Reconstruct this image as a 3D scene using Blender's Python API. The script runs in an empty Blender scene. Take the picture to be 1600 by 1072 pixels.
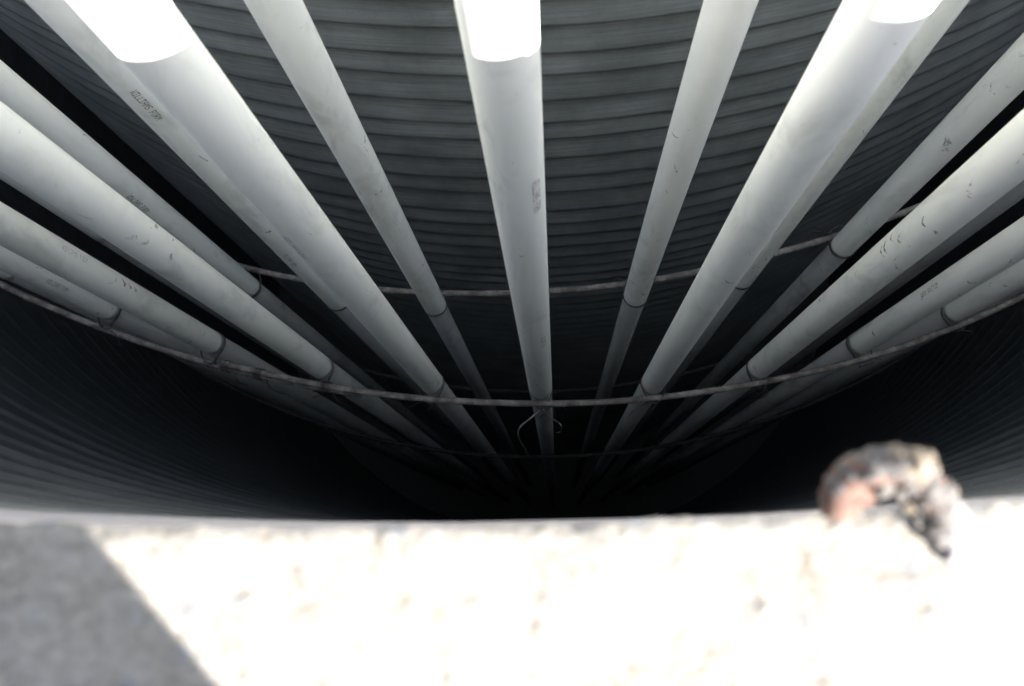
import bpy, bmesh, math, random
from mathutils import Vector, Matrix, noise

random.seed(7)
scene = bpy.context.scene
C = scene.collection

# ------------------------------------------------------------------ camera, sky, sun, exposure
CAM_H = 0.27                                    # camera above the concrete top (z = 0)
right = Vector((0.998268, 0.014333, -0.057056))
up = Vector((0.0, 0.969865, 0.243643))
fwd = Vector((-0.058829, 0.243221, -0.968185))
cd = bpy.data.cameras.new("camera")
cam = bpy.data.objects.new("camera", cd)
C.objects.link(cam)
M3 = Matrix((right, up, -fwd)).transposed()
cam.matrix_world = Matrix.Translation((0, 0, CAM_H)) @ M3.to_4x4()
cd.sensor_width = 23.6
cd.lens = 17.776
cd.clip_start = 0.01
cd.clip_end = 2000
cd.dof.use_dof = True
cd.dof.focus_distance = 1.5
cd.dof.aperture_fstop = 4.0
cd.dof.aperture_blades = 7
scene.camera = cam

SUN_AZ, SUN_EL = math.radians(46.5), math.radians(26.5)   # azimuth measured from -Y towards +X
to_sun = Vector((math.sin(SUN_AZ) * math.cos(SUN_EL), -math.cos(SUN_AZ) * math.cos(SUN_EL), math.sin(SUN_EL)))
world = bpy.data.worlds.new("World")
scene.world = world
world.use_nodes = True
wn = world.node_tree
sky = wn.nodes.new("ShaderNodeTexSky")
sky.sky_type = 'NISHITA'
sky.sun_disc = False
sky.sun_elevation = SUN_EL
sky.sun_rotation = math.pi - SUN_AZ
sky.air_density = 1.2
sky.dust_density = 1.5
sky_fill = wn.nodes.new("ShaderNodeMix")                 # even pale colour added to brighten the sky overhead and cut its blue
sky_fill.data_type = 'RGBA'
sky_fill.inputs[0].default_value = 0.75
sky_fill.inputs[7].default_value = (1.85, 2.2, 2.8, 1)
wn.links.new(sky.outputs[0], sky_fill.inputs[6])
wn.links.new(sky_fill.outputs[2], wn.nodes["Background"].inputs[0])
wn.nodes["Background"].inputs[1].default_value = 0.08
sd = bpy.data.lights.new("sun", 'SUN')
sd.energy = 5.0
sd.angle = math.radians(0.5)
sd.color = (1.0, 0.95, 0.87)
sun = bpy.data.objects.new("sun", sd)
C.objects.link(sun)
sun.rotation_euler = to_sun.to_track_quat('Z', 'Y').to_euler()
sun.location = to_sun * 20

vs = scene.view_settings
vs.view_transform = 'Standard'
vs.look = 'None'
vs.gamma = 1
vs.use_curve_mapping = False
vs.exposure = 3.45
cy_ = scene.cycles
cy_.max_bounces = 14
cy_.diffuse_bounces = 10
cy_.glossy_bounces = 6
cy_.use_denoising = True
cy_.sample_clamp_indirect = 6

# ------------------------------------------------------------------ helpers
CX, CY = -0.1206, 3.4832                        # axis of the round pit
R_IN, R_OUT, R_FRONT, R_BACK = 2.539, 3.477, 3.1121, 2.899
PIPE_R = 0.030


def link(name, me, mat=None, parent=None):
    o = bpy.data.objects.new(name, me)
    C.objects.link(o)
    if mat:
        me.materials.append(mat)
    if parent:
        o.parent = parent
    return o


def mesh(name, verts, faces, smooth=True):
    me = bpy.data.meshes.new(name)
    me.from_pydata(verts, [], faces)
    me.update()
    if smooth:
        me.polygons.foreach_set("use_smooth", [True] * len(me.polygons))
    return me


def thing(name, label, cat, loc=(0, 0, 0), group=None):
    o = bpy.data.objects.new(name, None)
    C.objects.link(o)
    o.empty_display_size = 0.05
    o.location = loc
    tag(o, label, cat, group)
    return o


def tag(o, label=None, cat=None, group=None, kind=None):
    if label:
        o["label"] = label
    if cat:
        o["category"] = cat
    if group:
        o["group"] = group
    if kind:
        o["kind"] = kind
    return o


def tube(pts, rad, seg=8, closed=False, wob=None, caps=True):
    """A tube along pts; rad is a number or a function of the index."""
    V, F = [], []
    n = len(pts)
    pts = [Vector(p) for p in pts]
    prev = None
    for i, p in enumerate(pts):
        a = pts[(i - 1) % n] if (closed or i > 0) else p
        b = pts[(i + 1) % n] if (closed or i < n - 1) else p
        t = (b - a).normalized()
        if prev is None:
            ref = Vector((0, 0, 1)) if abs(t.z) < 0.9 else Vector((1, 0, 0))
            u = t.cross(ref).normalized()
        else:
            u = (prev - t * prev.dot(t)).normalized()
        prev = u
        v = t.cross(u)
        r = rad(i) if callable(rad) else rad
        for k in range(seg):
            a_ = 2 * math.pi * k / seg
            d = u * math.cos(a_) + v * math.sin(a_)
            rr = r * (wob(p + d * r, i) if wob else 1.0)
            V.append(p + d * rr)
    m = n if closed else n - 1
    for i in range(m):
        for k in range(seg):
            A = i * seg + k
            B = i * seg + (k + 1) % seg
            i2 = (i + 1) % n
            F.append((A, B, i2 * seg + (k + 1) % seg, i2 * seg + k))
    if caps and not closed:
        F.append(tuple(range(seg - 1, -1, -1)))
        F.append(tuple((n - 1) * seg + k for k in range(seg)))
    return V, F


def join(parts):
    V, F = [], []
    for v, f in parts:
        o = len(V)
        V += v
        F += [tuple(i + o for i in q) for q in f]
    return V, F


def spline(pts, n):
    """Catmull-Rom through pts."""
    P = [Vector(p) for p in pts]
    P = [P[0] * 2 - P[1]] + P + [P[-1] * 2 - P[-2]]
    out = []
    for i in range(1, len(P) - 2):
        for k in range(n):
            t = k / n
            a, b, c, d = P[i - 1], P[i], P[i + 1], P[i + 2]
            out.append(0.5 * ((2 * b) + (c - a) * t + (2 * a - 5 * b + 4 * c - d) * t * t + (3 * b - a - 3 * c + d) * t ** 3))
    out.append(P[-2])
    return out


# ------------------------------------------------------------------ materials
def new_mat(name):
    m = bpy.data.materials.new(name)
    m.use_nodes = True
    return m, m.node_tree.nodes, m.node_tree.links, m.node_tree.nodes["Principled BSDF"]


def nz(N, L, vec, scale, detail=4, rough=0.6):
    n = N.new("ShaderNodeTexNoise")
    n.inputs["Scale"].default_value = scale
    n.inputs["Detail"].default_value = detail
    n.inputs["Roughness"].default_value = rough
    if vec:
        L.new(vec, n.inputs["Vector"])
    return n


def ramp(N, L, src, stops):
    r = N.new("ShaderNodeValToRGB")
    L.new(src, r.inputs[0])
    e = r.color_ramp.elements
    while len(e) < len(stops):
        e.new(0.5)
    for k, (p, c) in enumerate(stops):
        e[k].position = p
        e[k].color = (c[0], c[1], c[2], 1) if not isinstance(c, (int, float)) else (c, c, c, 1)
    return r


def mix(N, L, fac, a, b, mode='MIX'):
    m = N.new("ShaderNodeMix")
    m.data_type = 'RGBA'
    m.blend_type = mode
    for sock, v in ((m.inputs[0], fac), (m.inputs[6], a), (m.inputs[7], b)):
        if isinstance(v, bpy.types.NodeSocket):
            L.new(v, sock)
        elif isinstance(v, tuple):
            sock.default_value = (v[0], v[1], v[2], 1)
        else:
            sock.default_value = v
    return m.outputs[2]


def bump(N, L, h, strength, dist, bsdf):
    b = N.new("ShaderNodeBump")
    b.inputs["Strength"].default_value = strength
    b.inputs["Distance"].default_value = dist
    L.new(h, b.inputs["Height"])
    L.new(b.outputs[0], bsdf.inputs["Normal"])


def pipe_material(name, base, dirt, amount):
    m, N, L, B = new_mat(name)
    tc = N.new("ShaderNodeTexCoord")
    oi = N.new("ShaderNodeObjectInfo")
    mp = N.new("ShaderNodeMapping")
    L.new(tc.outputs["Object"], mp.inputs[0])
    rnd = N.new("ShaderNodeVectorMath")
    rnd.operation = 'SCALE'
    rnd.inputs[0].default_value = (13, 29, 47)
    L.new(oi.outputs["Random"], rnd.inputs[3])
    L.new(rnd.outputs[0], mp.inputs[1])
    mp.inputs[3].default_value = (1, 1, 0.45)
    smear = nz(N, L, mp.outputs[0], 16, 6, 0.65)
    smear.inputs["Distortion"].default_value = 0.8
    cloud = nz(N, L, mp.outputs[0], 5, 3)
    f1 = ramp(N, L, smear.outputs[0], [(0.50, 0), (0.68, amount)])
    f2 = ramp(N, L, cloud.outputs[0], [(0.35, 0), (0.7, 1)])
    mul = N.new("ShaderNodeMath")
    mul.operation = 'MULTIPLY'
    L.new(f1.outputs[0], mul.inputs[0])
    L.new(f2.outputs[0], mul.inputs[1])
    tint = mix(N, L, f2.outputs[0], base, tuple(c * k for c, k in zip(base, (0.93, 0.94, 0.91))))
    col = mix(N, L, mul.outputs[0], tint, dirt)
    # small dark specks and fine scratches
    mp2 = N.new("ShaderNodeMapping")
    L.new(tc.outputs["Object"], mp2.inputs[0])
    L.new(rnd.outputs[0], mp2.inputs[1])
    sp = nz(N, L, mp2.outputs[0], 75, 3, 0.7)
    f3 = ramp(N, L, sp.outputs[0], [(0.69, 0), (0.76, 0.55)])
    col = mix(N, L, f3.outputs[0], col, dirt)
    tone = ramp(N, L, oi.outputs["Random"], [(0.0, (0.93, 0.93, 0.92)), (1.0, (1.0, 1.0, 1.0))])
    col = mix(N, L, 1.0, col, tone.outputs[0], 'MULTIPLY')
    L.new(col, B.inputs["Base Color"])
    rr = ramp(N, L, smear.outputs[0], [(0.3, 0.36), (0.7, 0.55)])
    L.new(rr.outputs[0], B.inputs["Roughness"])
    B.inputs["Specular IOR Level"].default_value = 0.18
    bump(N, L, cloud.outputs[0], 0.08, 0.004, B)
    return m


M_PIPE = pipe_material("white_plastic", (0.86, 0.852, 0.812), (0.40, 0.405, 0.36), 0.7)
M_LOW = pipe_material("grey_plastic_shaded", (0.36, 0.355, 0.34), (0.19, 0.18, 0.16), 0.8)  # greyer lower tube, darkened further so it fades into the depth's shade


def steel_material(name, c0, c1, metallic, rough, streak=(1, 1, 30)):
    m, N, L, B = new_mat(name)
    tc = N.new("ShaderNodeTexCoord")
    n1 = nz(N, L, tc.outputs["Object"], 4.5, 6, 0.7)
    mp = N.new("ShaderNodeMapping")
    mp.inputs[3].default_value = streak
    L.new(tc.outputs["Object"], mp.inputs[0])
    n2 = nz(N, L, mp.outputs[0], 5, 5, 0.7)
    r = ramp(N, L, n1.outputs[0], [(0.3, c0), (0.7, c1)])
    f = ramp(N, L, n2.outputs[0], [(0.45, 0), (0.75, 0.6)])
    col = mix(N, L, f.outputs[0], r.outputs[0], tuple(c * 0.6 for c in c0))
    n3 = nz(N, L, tc.outputs["Object"], 160, 2)
    f3 = ramp(N, L, n3.outputs[0], [(0.68, 0), (0.74, 0.6)])
    col = mix(N, L, f3.outputs[0], col, (0.42, 0.42, 0.40))
    L.new(col, B.inputs["Base Color"])
    B.inputs["Metallic"].default_value = metallic
    rr = ramp(N, L, n2.outputs[0], [(0.3, rough - 0.08), (0.7, rough + 0.12)])
    L.new(rr.outputs[0], B.inputs["Roughness"])
    bump(N, L, n2.outputs[0], 0.25, 0.004, B)
    return m


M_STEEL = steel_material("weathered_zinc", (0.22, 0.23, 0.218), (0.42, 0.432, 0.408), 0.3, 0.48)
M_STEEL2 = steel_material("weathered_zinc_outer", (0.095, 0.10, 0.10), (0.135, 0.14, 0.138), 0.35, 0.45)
M_BAND = steel_material("bright_zinc", (0.17, 0.165, 0.175), (0.32, 0.30, 0.32), 0.3, 0.5, (3, 3, 4))


def rebar_material():
    m, N, L, B = new_mat("dusty_rebar")
    tc = N.new("ShaderNodeTexCoord")
    n = nz(N, L, tc.outputs["Object"], 30, 5, 0.7)
    r = ramp(N, L, n.outputs[0], [(0.3, (0.06, 0.042, 0.033)), (0.5, (0.155, 0.13, 0.11)), (0.68, (0.29, 0.265, 0.23))])
    L.new(r.outputs[0], B.inputs["Base Color"])
    B.inputs["Roughness"].default_value = 0.85
    bump(N, L, n.outputs[0], 0.5, 0.003, B)
    return m


M_REBAR = rebar_material()


def plain(name, col, rough=0.6, metallic=0.0, var=0.3, scale=40):
    m, N, L, B = new_mat(name)
    tc = N.new("ShaderNodeTexCoord")
    n = nz(N, L, tc.outputs["Object"], scale, 4)
    r = ramp(N, L, n.outputs[0], [(0.3, tuple(c * (1 - var) for c in col)), (0.7, tuple(min(1, c * (1 + var)) for c in col))])
    L.new(r.outputs[0], B.inputs["Base Color"])
    B.inputs["Roughness"].default_value = rough
    B.inputs["Metallic"].default_value = metallic
    return m


M_WIRE = plain("dark_wire", (0.055, 0.05, 0.047), 0.5, 0.4)
M_INK = plain("faded_ink", (0.17, 0.145, 0.13), 0.6, 0, 0.45, 400)
M_INK2 = plain("reddish_ink", (0.40, 0.33, 0.33), 0.6, 0, 0.3, 400)
M_INK3 = plain("worn_ink", (0.36, 0.36, 0.345), 0.6, 0, 0.3, 400)


def rub_material(name, col, lo, hi, scale=260):
    """Worn-off marks: patches of colour with the pipe showing through between them."""
    m, N, L, B = new_mat(name)
    tc = N.new("ShaderNodeTexCoord")
    n = nz(N, L, tc.outputs["Object"], scale, 4, 0.7)
    B.inputs["Base Color"].default_value = (*col, 1)
    B.inputs["Roughness"].default_value = 0.85
    f = ramp(N, L, n.outputs[0], [(lo, 0), (hi, 0.8)])
    tr = N.new("ShaderNodeBsdfTransparent")
    mx = N.new("ShaderNodeMixShader")
    L.new(f.outputs[0], mx.inputs[0])
    L.new(tr.outputs[0], mx.inputs[1])
    L.new(B.outputs[0], mx.inputs[2])
    L.new(mx.outputs[0], N["Material Output"].inputs[0])
    return m


M_SCUFF = rub_material("grey_scuff", (0.24, 0.24, 0.215), 0.40, 0.56)
M_FAINT = rub_material("faint_scuff", (0.50, 0.50, 0.45), 0.44, 0.70, 110)
M_SMEAR = rub_material("brown_smear", (0.27, 0.24, 0.17), 0.36, 0.55)
M_SHADEBAR = plain("shaded_rusty_bar", (0.018, 0.016, 0.014), 0.8, 0.1)  # rebar colour darkened so the deep hoops sink into shade
M_ROD = plain("bolt_steel", (0.18, 0.17, 0.16), 0.4, 0.7)
M_WOOD = plain("raw_timber", (0.36, 0.26, 0.16), 0.75, 0, 0.3, 14)
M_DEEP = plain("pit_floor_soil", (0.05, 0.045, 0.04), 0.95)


def concrete_material(name, scale=1.0):
    m, N, L, B = new_mat(name)
    tc = N.new("ShaderNodeTexCoord")
    v = tc.outputs["Object"]
    big = nz(N, L, v, 70 * scale, 6, 0.72)
    fine = nz(N, L, v, 260 * scale, 5, 0.65)
    r = ramp(N, L, big.outputs[0], [(0.30, (0.098, 0.086, 0.072)), (0.43, (0.142, 0.132, 0.119)), (0.70, (0.162, 0.154, 0.146))])
    rf = ramp(N, L, fine.outputs[0], [(0.30, 0.78), (0.62, 1.10)])
    col = mix(N, L, 1.0, r.outputs[0], rf.outputs[0], 'MULTIPLY')
    # aggregate stones: grey and dark bits set in the paste
    vo = N.new("ShaderNodeTexVoronoi")
    vo.inputs["Scale"].default_value = 120 * scale
    vo.inputs["Randomness"].default_value = 1
    L.new(v, vo.inputs["Vector"])
    pick = N.new("ShaderNodeSeparateColor")
    L.new(vo.outputs["Color"], pick.inputs[0])
    isst = ramp(N, L, pick.outputs[0], [(0.70, 0), (0.78, 0.85)])
    near = ramp(N, L, vo.outputs["Distance"], [(0.22, 1), (0.5, 0)])
    mu = N.new("ShaderNodeMath")
    mu.operation = 'MULTIPLY'
    L.new(isst.outputs[0], mu.inputs[0])
    L.new(near.outputs[0], mu.inputs[1])
    stone = ramp(N, L, pick.outputs[1], [(0.1, (0.085, 0.087, 0.095)), (0.5, (0.128, 0.129, 0.135)), (0.9, (0.17, 0.168, 0.167))])
    col = mix(N, L, mu.outputs[0], col, stone.outputs[0])
    pits = nz(N, L, v, 95 * scale, 2, 0.5)
    fp = ramp(N, L, pits.outputs[0], [(0.20, 0.8), (0.28, 0)])
    col = mix(N, L, fp.outputs[0], col, (0.08, 0.073, 0.065))
    L.new(col, B.inputs["Base Color"])
    B.inputs["Roughness"].default_value = 0.92
    B.inputs["Specular IOR Level"].default_value = 0.2
    bump(N, L, fine.outputs[0], 0.6, 0.002, B)
    return m


M_CONC = concrete_material("rough_concrete")
M_GROUND = concrete_material("site_ground", 0.12)


# ------------------------------------------------------------------ setting: ground and pit
def polar(r, th, z):
    """th is measured at the pit axis from the direction of the camera."""
    return (CX + r * math.sin(th), CY - r * math.cos(th), z)


def ring_sheet(r0, r1, z, n=256, rings=(0, 0.02, 0.1, 0.35, 1)):
    V, F = [], []
    for q in rings:
        for k in range(n):
            V.append(polar(r0 + (r1 - r0) * q, 2 * math.pi * k / n, z))
    for j in range(len(rings) - 1):
        for k in range(n):
            k2 = (k + 1) % n
            F.append((j * n + k, (j + 1) * n + k, (j + 1) * n + k2, j * n + k2))
    return V, F


tag(link("ground", mesh("ground", *ring_sheet(3.52, 900, -0.012), smooth=False), M_GROUND), kind="structure")
V, F = ring_sheet(0.02, 2.47, -0.03, 128, (0, 0.5, 1))
tag(link("inner_ground", mesh("inner_ground", V, F, smooth=False), M_GROUND), kind="structure")
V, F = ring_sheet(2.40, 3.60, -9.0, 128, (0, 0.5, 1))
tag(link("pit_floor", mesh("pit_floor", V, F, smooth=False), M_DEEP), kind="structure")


def edge_r(th):
    """Broken inner edge of the concrete, seen against the pit."""
    x = (R_OUT) * th
    base = 3.4813 + (-0.0045) * x * 0.6
    p = Vector((x * 60, 3.1, 0.7))
    return base + 0.0011 * noise.noise(p) + 0.0007 * noise.noise(p * 3.3) + 0.0004 * noise.noise(p * 8.1)


def slab_rise(x):  # slope made up so the slab edge's shadow meets the pipes at the right height
    """Height offset of the concrete top, falling away to the right."""
    t = min(1, max(0, (x - 0.10) / 0.17))
    q = min(1, max(0, (x - 0.32) / 0.14))
    return 0.018 * (1 - t * t * (3 - 2 * t)) - 0.012 * q * q * (3 - 2 * q)


def conc_height(x, y):
    p = Vector((x, y, 0.0))
    h = 0.0012 * noise.noise(p * 28) + 0.0006 * noise.noise(p * 80 + Vector((5, 1, 2))) + 0.0004 * noise.noise(p * 210)
    d = noise.noise(p * 110 + Vector((9, 3, 4)))
    if d < -0.58:
        h -= (-(d + 0.58)) * 0.006                 # pitted holes
    d = noise.noise(p * 120 + Vector((1, 7, 4)))
    if d > 0.38:
        h += (d - 0.38) * 0.003                    # proud grit
    return h


def concrete_slab():
    nt, nr = 430, 190
    V, F = [], []
    W = 0.125                                     # half angle of the fine slab
    for j in range(nr + 1):
        q = (j / nr) ** 1.35
        for i in range(nt + 1):
            th = -W + 2 * W * i / nt
            r = edge_r(th) + 0.34 * q
            x, y, _ = polar(r, th, 0)
            fade = min(1, (W - abs(th)) / 0.012, (1 - q) / 0.08)
            z = conc_height(x, y) * max(0, fade)
            rnd = max(0, 1 - (r - edge_r(th)) / 0.006)
            z -= 0.0015 * rnd * rnd
            V.append((x, y, z + slab_rise(x)))
    w = nt + 1
    for j in range(nr):
        for i in range(nt):
            F.append((j * w + i, (j + 1) * w + i, (j + 1) * w + i + 1, j * w + i + 1))
    # the broken face down to the liner's top band, and the slab's other sides
    base = len(V)
    for dz, dr in ((-0.012, 0.0008), (-0.02, 0.003)):
        for i in range(nt + 1):
            th = -W + 2 * W * i / nt
            q = polar(edge_r(th) + dr, th, dz)
            V.append((q[0], q[1], dz + (slab_rise(q[0]) if dz > -0.015 else 0)))
    for i in range(nt):
        F.append((i, i + 1, base + i + 1, base + i))
        F.append((base + i, base + i + 1, base + w + i + 1, base + w + i))
    ob = len(V)
    loop = [j * w for j in range(nr + 1)] + [nr * w + i for i in range(1, w)] + [j * w + nt for j in range(nr - 1, -1, -1)]
    for k in loop:
        V.append((V[k][0], V[k][1], -0.03))
    for k in range(len(loop) - 1):
        F.append((loop[k], ob + k, ob + k + 1, loop[k + 1]))
    return V, F


tag(link("concrete_slab", mesh("concrete_slab", *concrete_slab()), M_CONC), kind="structure")
# the rest of the collar round the pit's mouth
V, F = [], []
nn = 240
W0 = 0.1245
for k in range(nn + 1):
    th = W0 + (2 * math.pi - 2 * W0) * k / nn
    for r, z in ((3.484, -0.06), (3.484, -0.004), (3.488, 0.0), (3.83, 0.0), (3.84, -0.03)):
        q = polar(r, th, z)
        side = max(0.0, 1 - max(0, q[1] + 0.1) / 0.6) if z > -0.02 else 0
        V.append((q[0], q[1], z + slab_rise(q[0]) * side))
for k in range(nn):
    for j in range(4):
        F.append((k * 5 + j, k * 5 + j + 1, (k + 1) * 5 + j + 1, (k + 1) * 5 + j))
tag(link("concrete_collar", mesh("concrete_collar", V, F, smooth=False), M_CONC), kind="structure")


# ------------------------------------------------------------------ corrugated liners
def liner(prof, nseg):
    """prof: list of (radius, z, helix); revolves it round the pit axis."""
    V, F = [], []
    m = len(prof)
    for k in range(nseg):
        th = 2 * math.pi * k / nseg - math.pi
        for r, z, hx in prof:
            wob = 0.0016 * noise.noise(Vector((th * 9, z * 7, r)))
            V.append(polar(r + wob, th, z - hx * math.sin(th) + 0.003 * noise.noise(Vector((th * 6, z * 3, 2 * r)))))
    for k in range(nseg):
        k2 = (k + 1) % nseg
        for j in range(m - 1):
            F.append((k * m + j, k2 * m + j, k2 * m + j + 1, k * m + j + 1))
    return V, F


# inner liner: the lap lines one sees, as depths below the camera
creases = [1.209, 1.283, 1.37, 1.44, 1.543, 1.638, 1.711, 1.815, 1.924, 2.014, 2.15]
top = []
h = creases[0]
while h > 0.30:
    h -= 0.076
    top.insert(0, h)
creases = top + creases
rr_ = random.Random(3)
while creases[-1] < 9.3:
    creases.append(creases[-1] + 0.098 + rr_.uniform(-0.012, 0.012))
prof = [(R_IN - 0.004, CAM_H - creases[0] + 0.04, 0.0), (R_IN - 0.002, CAM_H - creases[0] + 0.042, 0.0)]
for a, b in zip(creases[:-1], creases[1:]):
    steps = 10 if a < 3 else 10
    for s in range(steps):
        u = s / steps
        # a pan that bulges towards its lower edge, then tucks sharply under
        if u < 0.9:
            d = -0.006 + 0.012 * (0.5 - 0.5 * math.cos(math.pi * u / 0.9))
        else:
            d = 0.006 - 0.012 * (u - 0.9) / 0.1
        prof.append((R_IN + d, CAM_H - (a + (b - a) * u), 0.0196))
inner = thing("corrugated_liner", "dark grey corrugated steel wall curving behind both rows of pipes", "steel liner", (CX, CY, 0))
o = link("liner_wall", mesh("liner_wall", *liner(prof, 260)), M_STEEL)
o.parent = inner
o.matrix_parent_inverse = Matrix.Translation((-CX, -CY, 0))

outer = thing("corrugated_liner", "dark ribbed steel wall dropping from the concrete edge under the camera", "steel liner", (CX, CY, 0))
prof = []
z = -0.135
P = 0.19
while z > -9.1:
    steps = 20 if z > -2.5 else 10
    P, amp = 0.19 + rr_.uniform(-0.03, 0.03), rr_.uniform(0.009, 0.014) * (1.0 if z > -1.9 else 0.35)  # deeper ribs flattened so that part of the wall stays dark
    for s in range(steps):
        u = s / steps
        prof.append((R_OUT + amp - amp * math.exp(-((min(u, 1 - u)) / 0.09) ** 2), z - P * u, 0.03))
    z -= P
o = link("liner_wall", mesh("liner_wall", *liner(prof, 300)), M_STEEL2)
o.parent = outer
o.matrix_parent_inverse = Matrix.Translation((-CX, -CY, 0))
V, F = [], []
nb = 300
bp = [(3.4795, -0.146), (3.4772, -0.132), (3.4788, -0.10), (3.4808, -0.03), (3.4815, -0.012), (3.4835, -0.009), (3.490, -0.016)]
for k in range(nb):
    th = 2 * math.pi * k / nb
    for r, z in bp:
        V.append(polar(r + 0.0006 * noise.noise(Vector((th * 40, z * 9, 1))), th, z))
for k in range(nb):
    k2 = (k + 1) % nb
    for j in range(len(bp) - 1):
        F.append((k * 7 + j, k * 7 + j + 1, k2 * 7 + j + 1, k2 * 7 + j))
o = link("top_band", mesh("top_band", V, F), M_BAND)
o["label"] = "pale smooth steel band along the liner's top edge"
o.parent = outer
o.matrix_parent_inverse = Matrix.Translation((-CX, -CY, 0))

# ------------------------------------------------------------------ pipes
FRONT = {-6: (-1.668, .7831), -5: (-1.416, .6535), -4: (-1.1509, .5521), -3: (-.8804, .4683), -2: (-.6021, .4118), -1: (-.3211, .3788),
         0: (-.0435, .3717), 1: (.2465, .3907), 2: (.5253, .4361), 3: (.7979, .5091), 4: (1.0655, .6035), 5: (1.3212, .7252), 6: (1.5661, .8678)}
BACK = {-5: (-1.3454, .8557), -4: (-1.1013, .7551), -3: (-.8592, .6643), -2: (-.597, .6166), -1: (-.3255, .5934), 0: (-.0647, .5847),
        1: (.199, .6018), 2: (.4627, .6406), 3: (.7099, .7131), 4: (.9647, .795), 5: (1.2047, .9049)}
HOOP_F, TILT_F = 1.9518, 0.3034
HOOP_B, TILT_B = 1.9377, -0.291


def theta(x, y):
    return math.atan2(x - CX, CY - y)


def hoop_z(row, x, y):
    th = theta(x, y)
    return CAM_H - ((HOOP_F + TILT_F * math.sin(th)) if row == 'F' else (HOOP_B + TILT_B * math.sin(th)))


def cyl_mesh(name, r, z0, z1, seg=40, zs=None, ri=None):
    """Hollow tube wall with rounded ends."""
    if zs is None:
        zs = [z1 - (z1 - z0) * k / 6 for k in range(7)]
    prof = [(r - 0.004, z1 - 0.02), (r - 0.004, z1), (r - 0.0008, z1)] + [(r, zz - (0.0008 if i == 0 else 0)) for i, zz in enumerate(zs)] + [(r - 0.004, zs[-1])]
    V, F = [], []
    m = len(prof)
    for k in range(seg):
        a = 2 * math.pi * k / seg
        for rr, zz in prof:
            V.append((rr * math.cos(a), rr * math.sin(a), zz))
    for k in range(seg):
        k2 = (k + 1) % seg
        for j in range(m - 1):
            F.append((k * m + j, k * m + j + 1, k2 * m + j + 1, k2 * m + j))
    return mesh(name, V, F)


GLYPH = {
    'W': ["10001", "10001", "10001", "10101", "10101", "11011", "10001"],
    'I': ["11111", "00100", "00100", "00100", "00100", "00100", "11111"],
    'L': ["10000", "10000", "10000", "10000", "10000", "10000", "11111"],
    'A': ["01110", "10001", "10001", "11111", "10001", "10001", "10001"],
    'M': ["10001", "11011", "10101", "10101", "10001", "10001", "10001"],
    'S': ["01111", "10000", "10000", "01110", "00001", "00001", "11110"],
    'F': ["11111", "10000", "10000", "11110", "10000", "10000", "10000"],
    'O': ["01110", "10001", "10001", "10001", "10001", "10001", "01110"],
    'R': ["11110", "10001", "10001", "11110", "10100", "10010", "10001"],
}


def lettering(text, r, ang, height=0.011, cell=0.0058, keep=1.0, rnd=None):
    """Ink dots down the pipe: reads downwards, letter tops towards +angle. z starts at 0."""
    V, F = [], []
    du, dv = cell / 6.2, height / 7
    for c, ch in enumerate(text):
        g = GLYPH.get(ch)
        if not g:
            continue
        for row in range(7):
            for col in range(5):
                if g[row][col] == '1' and (rnd is None or rnd.random() < keep):
                    z0 = -(c * cell + col * du)
                    z1 = z0 - du * 1.02
                    a1 = ang + (3.5 - row) * dv / r
                    a0 = a1 - dv * 1.02 / r
                    b = len(V)
                    for a, zz in ((a0, z0), (a0, z1), (a1, z1), (a1, z0)):
                        V.append((r * math.sin(a), -r * math.cos(a), zz))
                    F.append((b, b + 1, b + 2, b + 3))
    return V, F


def scuff(r, a0, h0, a1, h1, w, rnd):
    """A tapered rub mark lying on the pipe, angle in degrees, h as depth below the camera."""
    V, F = [], []
    n = 10
    for k in range(n + 1):
        t = k / n
        a = math.radians(a0 + (a1 - a0) * t)
        zc = CAM_H - (h0 + (h1 - h0) * t) - 0.006 * math.sin(math.pi * t)
        hw = w * (math.sin(math.pi * (0.06 + 0.9 * t)) ** 0.8) * rnd.uniform(0.6, 1.1)
        for s in (-1, 1):
            V.append((r * math.sin(a), -r * math.cos(a), zc + s * hw))
    for k in range(n):
        F.append((2 * k, 2 * k + 2, 2 * k + 3, 2 * k + 1))
    return V, F


# (row, index) -> [(angle of the print in degrees, depth of its first letter, ink, share of dots left)]
PRINT = {
    ('B', -2): [(23, 0.9167, M_INK, 1.0), (8, 1.546, M_INK, 0.7)],
    ('B', -3): [(33, 1.356, M_INK, 0.95)],
    ('F', -3): [(98, 1.20, M_INK3, 0.6)],
    ('F', -4): [(54, 1.56, M_INK, 0.8)],
    ('F', -1): [(-22, 0.866, M_INK3, 0.75)],
    ('F', 0): [(46, 0.720, M_INK2, 0.95), (37, 1.342, M_INK3, 0.85)],
    ('F', 3): [(-86, 1.531, M_INK, 0.8)],
}
MARKS = {
    ('F', 2): [(-80, 1.000, -52, 1.012, .003), (-104, 1.122, -66, 1.129, .0036), (-100, 1.134, -64, 1.142, .003), (-108, 1.100, -80, 1.100, .0026),
               (-86, 1.075, -62, 1.083, .003), (-92, 1.237, -76, 1.249, .002)],
    ('B', 3): [(-58, 1.270, -22, 1.284, .012), (-46, 1.292, -12, 1.300, .010), (-40, 1.276, -26, 1.282, .008)],
}
rf = random.Random(41)
FAINT = {}
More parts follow.
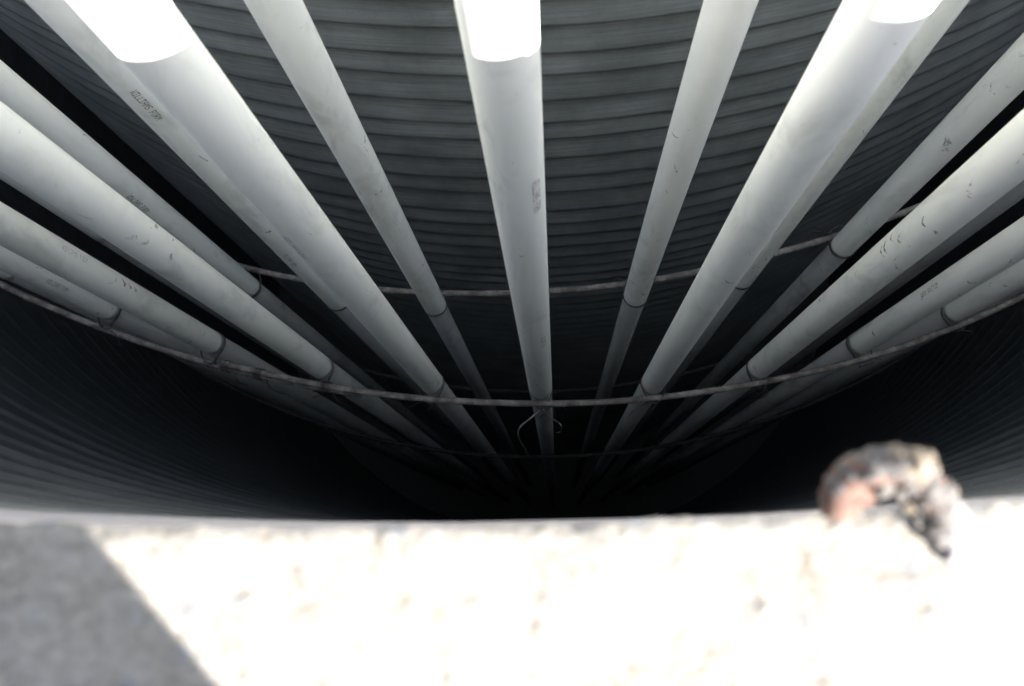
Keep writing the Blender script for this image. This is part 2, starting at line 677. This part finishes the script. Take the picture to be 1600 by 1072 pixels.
for row, ids in (('F', range(-4, 5)), ('B', (-3, -2, -1, 1, 2, 3))):
    for i in ids:
        FAINT[row, i] = []
        face = math.degrees(math.atan2(-(FRONT if row == 'F' else BACK)[i][0], (FRONT if row == 'F' else BACK)[i][1]))
        for k in range(14):
            a0 = face + rf.uniform(-70, 60)
            h0 = rf.uniform(0.75 if row == 'F' else 1.0, 1.95)
            if rf.random() < 0.5:
                FAINT[row, i].append((a0, h0, a0 + rf.uniform(-10, 16), h0 + rf.uniform(0.03, 0.12), rf.uniform(.002, .006)))
            else:
                FAINT[row, i].append((a0, h0, a0 + rf.uniform(12, 40), h0 + rf.uniform(-0.02, 0.03), rf.uniform(.0015, .008)))
SMEARS = {('F', -3): [(112, 1.388, 84, 1.396, .005), (108, 1.41, 88, 1.418, .004), (104, 1.432, 88, 1.436, .0035)]}

ORD = {1: "first", 2: "second", 3: "third", 4: "fourth", 5: "fifth", 6: "sixth"}
NUANCE = {
    ('F', 0): "white plastic pipe in the middle of the front row, top in sunlight",
    ('F', -1): "thick white front row pipe just left of the middle one, top sunlit",
    ('F', 1): "white front row pipe just right of the middle one, small sun spot up top",
    ('F', -2): "white pipe second to the left of the middle front pipe, smudged along its length",
    ('F', 2): "white pipe second to the right of the middle front pipe, with dark scuff marks",
    ('F', -3): "white pipe third to the left of the middle front pipe, with brown smear",
    ('F', 3): "white pipe third to the right of the middle front pipe, with small print",
    ('F', -4): "shaded white pipe fourth to the left in the front row, lettering above the tie wire",
    ('F', 4): "shaded grey white pipe fourth to the right in the front row, beside the steel hoop",
    ('B', -1): "thin white pipe of the back row seen between the middle and left sunlit pipes",
    ('B', 1): "thin white pipe of the back row seen between the middle and right sunlit pipes",
    ('B', -2): "back row pipe with dark lettering half hidden behind the left sunlit pipe",
    ('B', 2): "back row pipe showing as a grey strip behind the right sunlit pipe",
    ('B', -3): "grey lettered back row pipe above the smudged white front pipe on the left",
    ('B', 3): "grey back row pipe with a dark smudge above the scuffed front pipe",
    ('B', -4): "dark shaded back row pipe in the gap left of the smudged front pipe",
    ('B', 4): "dark shaded back row pipe in the gap right of the scuffed front pipe",
    ('B', 0): "back row pipe standing hidden straight behind the middle sunlit pipe",
}


def row_label(row, i):
    if (row, i) in NUANCE:
        return NUANCE[(row, i)]
    side = "left" if i < 0 else "right"
    return "white pipe of the %s row, %s to the %s of the middle pipe" % ("front" if row == 'F' else "back", ORD[abs(i)], side)


low_cache = None
Z_TOP = CAM_H + 0.16
rod_me = None


def rod_mesh():
    pts, rad = [], []
    V, F = tube([(0, 0, Z_TOP - 0.5 + 0.004 * k) for k in range(190)], lambda i: 0.0165 + (0.0012 if i % 2 else -0.0004), 14)
    return mesh("threaded_rod", V, F)


for row, table in (('F', FRONT), ('B', BACK)):
    for i, (x, y) in sorted(table.items(), key=lambda kv: abs(kv[0])):
        p = thing("plastic_pipe", row_label(row, i), "pipe", (x, y, 0),
                  "upright white plastic pipes of the front row" if row == 'F' else "upright white plastic pipes of the back row")
        zt = hoop_z(row, x, y) + (0.012 if row == 'F' else 0.0)
        rnd = random.Random(i * 7 + (row == 'B') * 100)
        lean = (rnd.uniform(-.0012, .0012), rnd.uniform(-.0012, .0012))
        me = cyl_mesh("upper_tube", PIPE_R, zt, Z_TOP, zs=[Z_TOP, 0, -0.5, -1.0, zt + 0.02, zt])
        link("upper_tube", me, M_PIPE, p)
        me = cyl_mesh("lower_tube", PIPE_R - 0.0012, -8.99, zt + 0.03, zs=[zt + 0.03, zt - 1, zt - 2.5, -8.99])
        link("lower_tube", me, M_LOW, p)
        if rod_me is None:
            rod_me = rod_mesh()
            rod_me.materials.append(M_ROD)
        link("threaded_rod", rod_me, None, p)
        for ang, h0, ink, keep in PRINT.get((row, i), ()):
            V, F = lettering("WILLIAMS FORM", PIPE_R + 0.00025, math.radians(ang), keep=keep, rnd=rnd)
            o = link("printed_lettering", mesh("printed_lettering", V, F), ink, p)
            o.location.z = CAM_H - h0
        for k, a in enumerate(MARKS.get((row, i), ())):
            V, F = scuff(PIPE_R + 0.00015 + 0.00003 * k, *a, rnd)
            link("scuff_mark", mesh("scuff_mark", V, F), M_SCUFF if row == 'F' else M_FAINT, p)
        for k, a in enumerate(FAINT.get((row, i), ())):
            V, F = scuff(PIPE_R + 0.00012 + 0.00001 * k, *a, rnd)
            link("scuff_mark", mesh("scuff_mark", V, F), M_FAINT, p)
        for k, a in enumerate(SMEARS.get((row, i), ())):
            V, F = scuff(PIPE_R + 0.0004 + 0.00003 * k, *a, rnd)
            link("scuff_mark", mesh("scuff_mark", V, F), M_SMEAR, p)


# ------------------------------------------------------------------ hoops of ribbed rebar
def hoop_pts(R, th0, th1, h, tilt, n, jig=0.0, seed=0):
    P = []
    for k in range(n + 1):
        th = th0 + (th1 - th0) * k / n
        q = noise.noise(Vector((th * 7, seed, 0.3)))
        P.append(polar(R + jig * 0.4 * q, th, CAM_H - (h + tilt * math.sin(th)) + jig * noise.noise(Vector((th * 5, 3.3, seed)))))
    return P


def ribbed(r):
    return lambda i: r * (1.10 if i % 3 == 0 else 0.95)


def hoop(name, label, R, th0, th1, h, tilt, r=0.0085, jig=0.006, seed=0, step=0.0045, mat=None):
    n = int(abs(th1 - th0) * R / step)
    V, F = tube(hoop_pts(R, th0, th1, h, tilt, n, jig, seed), ribbed(r), 8)
    return tag(link(name, mesh(name, V, F), mat or M_REBAR), label, "rebar hoop", "steel hoops tied across the pipes")


RF, RB = R_FRONT + PIPE_R + 0.0095, R_BACK - PIPE_R - 0.0095
hoop("rebar_hoop", "long pale ribbed steel hoop tied across the front of the front row", RF, -0.235, 0.75, HOOP_F, TILT_F, seed=1)
hoop("rebar_hoop", "second ribbed bar lapping the front hoop at the left, wired to it", RF + 0.006, -0.75, -0.12, HOOP_F + 0.02, TILT_F, seed=2)
hoop("rebar_hoop", "ribbed steel hoop running behind the back row of pipes", RB, -0.6, 0.6, HOOP_B, TILT_B, seed=3)
hoop("rebar_hoop", "faint lower hoop deep in the dark across the front row", RF, -0.6, 0.6, 3.33, 0.1, seed=4, step=0.012, mat=M_SHADEBAR)
hoop("rebar_hoop", "faint lower hoop deep in the dark behind the back row", RB, -0.6, 0.6, 3.37, -0.1, seed=5, step=0.012, mat=M_SHADEBAR)


# ------------------------------------------------------------------ tie wires
TIE = {
    ('F', 0): "wire loop holding the middle sunlit pipe to the front hoop",
    ('F', -1): "dark wire loop round the left sunlit pipe at the front hoop",
    ('F', 1): "dark wire loop round the right sunlit pipe at the front hoop",
    ('F', -2): "dark wire loop round the smudged left pipe at the front hoop",
    ('F', 2): "dark wire loop round the scuffed right pipe at the front hoop",
    ('F', -3): "dark wire loop round the brown smeared pipe at the front hoop",
    ('F', 3): "dark wire loop round the third pipe right of the middle, at the front hoop",
    ('F', -4): "dark wire loop on the shaded lettered pipe at the far left of the front hoop",
    ('F', 4): "dark wire loop on the shaded pipe at the far right of the front hoop",
    ('B', -1): "wire loop with curled end on the thin back pipe left of the middle",
    ('B', 1): "wire loop on the thin back pipe right of the middle",
    ('B', -2): "wire loop on the lettered back pipe behind the left sunlit pipe",
    ('B', 2): "wire loop with hanging ends on the back pipe behind the right sunlit pipe",
    ('B', -3): "wire loop on the grey back pipe above the smudged left pipe",
    ('B', 3): "wire loop with hanging ends on the back pipe above the scuffed right pipe",
    ('B', -4): "wire loop on the dark back pipe left of the smudged front pipe",
}
for (row, i), lab in TIE.items():
    x, y = (FRONT if row == 'F' else BACK)[i]
    rnd = random.Random(i * 13 + (row == 'B') * 50)
    th = theta(x, y)
    out = Vector((math.sin(th), -math.cos(th), 0))        # from the pit axis towards the camera's side
    tan = Vector((math.cos(th), math.sin(th), 0))
    sgn = 1 if row == 'F' else -1
    zc = hoop_z(row, x, y)
    P = []
    n = 44
    wr = PIPE_R + 0.0016
    ex = 0.020                                            # the loop reaches out round the bar
    ph = rnd.uniform(0, 6.28)
    for k in range(n):
        a = 2 * math.pi * k / n
        d = out * (sgn * math.cos(a)) + tan * math.sin(a)
        q = max(0.0, math.cos(a))
        rr = wr + ex * q ** 5
        zz = zc + 0.007 * (1 - q) + 0.004 * math.sin(a + ph) - (0.006 if (q > 0.9) else 0) * sgn
        P.append(Vector((x, y, zz)) + d * rr)
    parts = [tube(P, 0.0012, 6, closed=True)]
    P2 = [v + Vector((0, 0, 0.004 + 0.002 * math.sin(k * 0.4))) for k, v in enumerate(P)]
    parts.append(tube(P2, 0.0011, 6, closed=True))
    # twisted knot and loose tails
    kn = Vector((x, y, zc)) + out * sgn * (wr + 0.014) + tan * rnd.uniform(0.01, 0.028) * (1 if rnd.random() < .5 else -1)
    tw = []
    for k in range(18):
        a = k * 1.1
        tw.append(kn + tan * (0.0016 * math.cos(a)) + out * (0.0016 * math.sin(a)) - Vector((0, 0, 0.0014 * k - 0.008)))
    parts.append(tube(tw, 0.0011, 5))
    for q in range(2 + (rnd.random() < 0.5)):
        s = rnd.choice((-1, 1))
        L_ = rnd.uniform(0.03, 0.08)
        e = kn + tan * s * L_ * rnd.uniform(.3, 1) + out * rnd.uniform(0, 0.03) * sgn + Vector((0, 0, -L_ * rnd.uniform(0.2, 1.0)))
        mid = (kn + e) / 2 + Vector((rnd.uniform(-.02, .02), rnd.uniform(-.01, .01), rnd.uniform(-.01, .02)))
        parts.append(tube(spline([kn + Vector((0, 0, -0.012)), mid, e], 7), 0.0010, 5))
    V, F = join(parts)
    tag(link("tie_wire", mesh("tie_wire", V, F), M_WIRE), lab, "tie wire", "wire ties at the hoops")

# lap wires of the two bars at the left
for k, th in enumerate((-0.232, -0.205, -0.15)):
    c = Vector(polar(RF + 0.003, th, CAM_H - (HOOP_F + 0.01 + TILT_F * math.sin(th))))
    t = Vector((math.cos(th), math.sin(th), 0))
    o_ = Vector((math.sin(th), -math.cos(th), 0))
    P = []
    for q in range(40):
        a = q * 0.62
        P.append(c + t * (0.0035 * (q / 6 - 3)) + o_ * 0.0145 * math.cos(a) + Vector((0, 0, 0.022 * math.sin(a))))
    e = c + t * 0.05 + o_ * 0.03 + Vector((0, 0, -0.05 - 0.02 * k))
    V, F = join([tube(P, 0.0013, 5), tube(spline([P[-1], c + t * 0.04 + o_ * 0.03, e], 7), 0.0011, 5)])
    tag(link("tie_wire", mesh("tie_wire", V, F), M_WIRE),
        ("wire wrapped round the lapped bars beside the brown smeared pipe", "wire wrapped round the middle of the lapped bars",
         "wire wrapped round the lapped bars by the smudged left pipe")[k], "tie wire", "wire ties at the hoops")

# the loose bent wire below the hoop on the middle pipe
Zc = CAM_H
pa = [(-.048, .330, Zc - 2.06), (-.071, .312, Zc - 2.07), (-.101, .283, Zc - 2.055), (-.108, .270, Zc - 2.134), (-.111, .276, Zc - 2.32), (-.109, .282, Zc - 2.5), (-.107, .291, Zc - 2.87)]
pb = [(-.040, .334, Zc - 2.06), (-.015, .330, Zc - 2.20), (.008, .306, Zc - 2.15), (.011, .300, Zc - 2.19), (.009, .300, Zc - 2.267), (-.002, .31, Zc - 2.36)]
V, F = join([tube(spline(pa, 8), 0.0022, 6), tube(spline(pb, 8), 0.0020, 6)])
tag(link("loose_wire", mesh("loose_wire", V, F), plain("grey_wire", (0.30, 0.28, 0.25), 0.5, 0.2)),
    "long bent grey wire dangling below the front hoop at the middle pipe", "wire")

# ------------------------------------------------------------------ crusted hook on the concrete edge
hk = thing("bent_bar", "rusty bent bar caked in grey and tan mortar, hooking over the concrete edge", "bent bar", (0.127, 0.0, 0.0))
HK = Vector((0.127, 0.0, 0.0))
path = [(.1330, -.0075, CAM_H - .282), (.1300, -.0020, CAM_H - .274), (.1255, .0037, CAM_H - .266), (.1198, .0116, CAM_H - .256), (.1125, .0193, CAM_H - .249),
        (.1047, .0226, CAM_H - .247), (.0972, .0222, CAM_H - .249), (.0932, .0197, CAM_H - .256), (.0922, .0142, CAM_H - .263), (.0932, .0112, CAM_H - .268)]
NEARER = 0.94                                   # the bar stands on the raised part of the slab
path = [(p[0] * NEARER, p[1] * NEARER, CAM_H - (CAM_H - p[2]) * NEARER) for p in path]
core = [Vector(p) - HK for p in spline(path, 14)]


def hook_material(kind):
    m, N, L, B = new_mat("hook_" + kind)
    tc = N.new("ShaderNodeTexCoord")
    v = tc.outputs["Object"]
    n1 = nz(N, L, v, 170, 5, 0.65)
    if kind == "rust":
        r = ramp(N, L, n1.outputs[0], [(0.3, (0.028, 0.014, 0.011)), (0.52, (0.062, 0.030, 0.022)), (0.72, (0.080, 0.055, 0.042))])
    elif kind == "crust":
        r = ramp(N, L, n1.outputs[0], [(0.30, (0.022, 0.020, 0.020)), (0.47, (0.038, 0.035, 0.035)), (0.60, (0.055, 0.050, 0.048)), (0.72, (0.095, 0.078, 0.058))])
    elif kind == "pale":  # lighter mortar with the sun's brightness put into its colour
        r = ramp(N, L, n1.outputs[0], [(0.34, (0.035, 0.034, 0.037)), (0.46, (0.105, 0.102, 0.105)), (0.7, (0.15, 0.147, 0.15))])
    else:
        r = ramp(N, L, n1.outputs[0], [(0.3, (0.060, 0.048, 0.035)), (0.7, (0.105, 0.086, 0.065))])
    L.new(r.outputs[0], B.inputs["Base Color"])
    B.inputs["Roughness"].default_value = 0.9
    bump(N, L, n1.outputs[0], 0.7, 0.0015, B)
    return m


MR, MC, MT, MSUN = hook_material("rust"), hook_material("crust"), hook_material("mortar"), hook_material("pale")
NC = len(core)
V, F = tube(core, lambda i: 0.0042 + 0.0012 * (i / NC), 14, wob=lambda p, i: 1 + 0.16 * noise.noise(p * 300))
link("rusty_core", mesh("rusty_core", V, F), MR, hk)


def crust_r(i):
    t = i / (NC - 1)
    base = 0.0058 * (1 - t) + 0.0050 * t
    if t > 0.84:
        base *= max(0.25, 1 - (t - 0.84) / 0.18)
    return base


def crust_w(p, i):
    t = i / (NC - 1)
    q = 1 + 0.30 * noise.noise(p * 190) + 0.20 * noise.noise(p * 420 + Vector((3, 1, 9)))
    # broken away on the inside of the far end, where the rust shows
    inside = (Vector((0.1010, 0.0056, CAM_H - .246)) - HK - p).normalized().dot((core[min(i, NC - 1)] - p).normalized())
    if t > 0.5 and inside < 0.1:
        q *= 0.5
    return q


fine = []
for i in range(NC - 1):
    fine += [core[i], (core[i] + core[i + 1]) / 2]
fine.append(core[-1])
V, F = tube(fine, lambda i: crust_r(i / 2), 36, wob=lambda p, i: crust_w(p, i // 2))
link("mortar_crust", mesh("mortar_crust", V, F), MC, hk)
lumps = [(.1128, .0225, .2465, .0044), (.1203, .0152, .2530, .0046), (.1040, .0252, .2450, .0038), (.0985, .0250, .2480, .0032), (.1235, .0070, .2590, .0038),
         (.0930, .0225, .2530, .0036), (.1085, .0225, .2440, .0048), (.1130, .0120, .2590, .0028),
         (.1252, .0058, .2600, .0056), (.1290, .0000, .2670, .0060), (.1240, .0100, .2570, .0046), (.1312, -.0045, .2730, .0056), (.1238, .0035, .2650, .0046), (.1262, -.0012, .2710, .0046),
         (.0968, .0160, .2600, .0040), (.1000, .0150, .2620, .0034), (.1040, .0178, .2560, .0040), (.1100, .0165, .2560, .0036), (.1165, .0085, .2610, .0036)]
SUN_PALE = (8, 9, 10, 11, 12, 13)  # leg lumps coloured paler to stand for sunlight on the leg
RUSTY, DARK = (14, 15), (16, 17, 18)
for k, (x, y, h, r) in enumerate(lumps):
    bm = bmesh.new()
    bmesh.ops.create_icosphere(bm, subdivisions=4, radius=r)
    for v in bm.verts:
        q = 1 + 0.35 * noise.noise(v.co * 260 + Vector((k * 7, 0, 0))) + 0.18 * noise.noise(v.co * 700 + Vector((0, k * 5, 0)))
        v.co = Vector((v.co.x * q, v.co.y * q, v.co.z * q * 0.8)) + Vector((x * NEARER, y * NEARER, CAM_H - h * NEARER)) - HK
    me = bpy.data.meshes.new("mortar_lump")
    bm.to_mesh(me)
    bm.free()
    me.polygons.foreach_set("use_smooth", [True] * len(me.polygons))
    link("mortar_lump", me, MSUN if k in SUN_PALE else MR if k in RUSTY else MC if k in DARK else MT, hk)
V, F = tube([Vector(p) - HK for p in spline([(.0926, .0179, CAM_H - .241), (.0931, .0141, CAM_H - .246), (.0949, .0094, CAM_H - .255)], 6)], 0.0009, 8)
link("wire_end", mesh("wire_end", V, F), MT, hk)

# ------------------------------------------------------------------ crate added out of view behind the camera to cast a shadow on the concrete
cr = thing("shadow_crate", "unseen timber crate added behind the camera to cast a shadow on the concrete", "crate", (0.166, -0.30, 0))


def box(x0, x1, y0, y1, z0, z1):
    V = [(x, y, z) for z in (z0, z1) for y in (y0, y1) for x in (x0, x1)]
    F = [(0, 2, 3, 1), (4, 5, 7, 6), (0, 1, 5, 4), (1, 3, 7, 5), (3, 2, 6, 7), (2, 0, 4, 6)]
    return V, F


for k in range(6):
    z0 = 0.0 + k * 0.135
    for nm, b in (("board", (-0.95, -0.001, -0.02, -0.002, z0, z0 + 0.128)), ("board", (-0.95, -0.001, -0.56, -0.542, z0, z0 + 0.128)),
                  ("board", (-0.02, 0.0, -0.541, -0.021, z0, z0 + 0.128)), ("board", (-0.95, -0.93, -0.541, -0.021, z0, z0 + 0.128))):
        link(nm, mesh(nm, *box(*b), smooth=False), M_WOOD, cr)
link("lid", mesh("lid", *box(-0.96, 0.0, -0.565, 0.0, 0.807, 0.827), smooth=False), M_WOOD, cr)
for x in (-0.06, -0.92):
    for y in (-0.06, -0.54):
        link("corner_post", mesh("corner_post", *box(x, x + 0.035, y, y + 0.035, 0.0, 0.806), smooth=False), M_WOOD, cr)
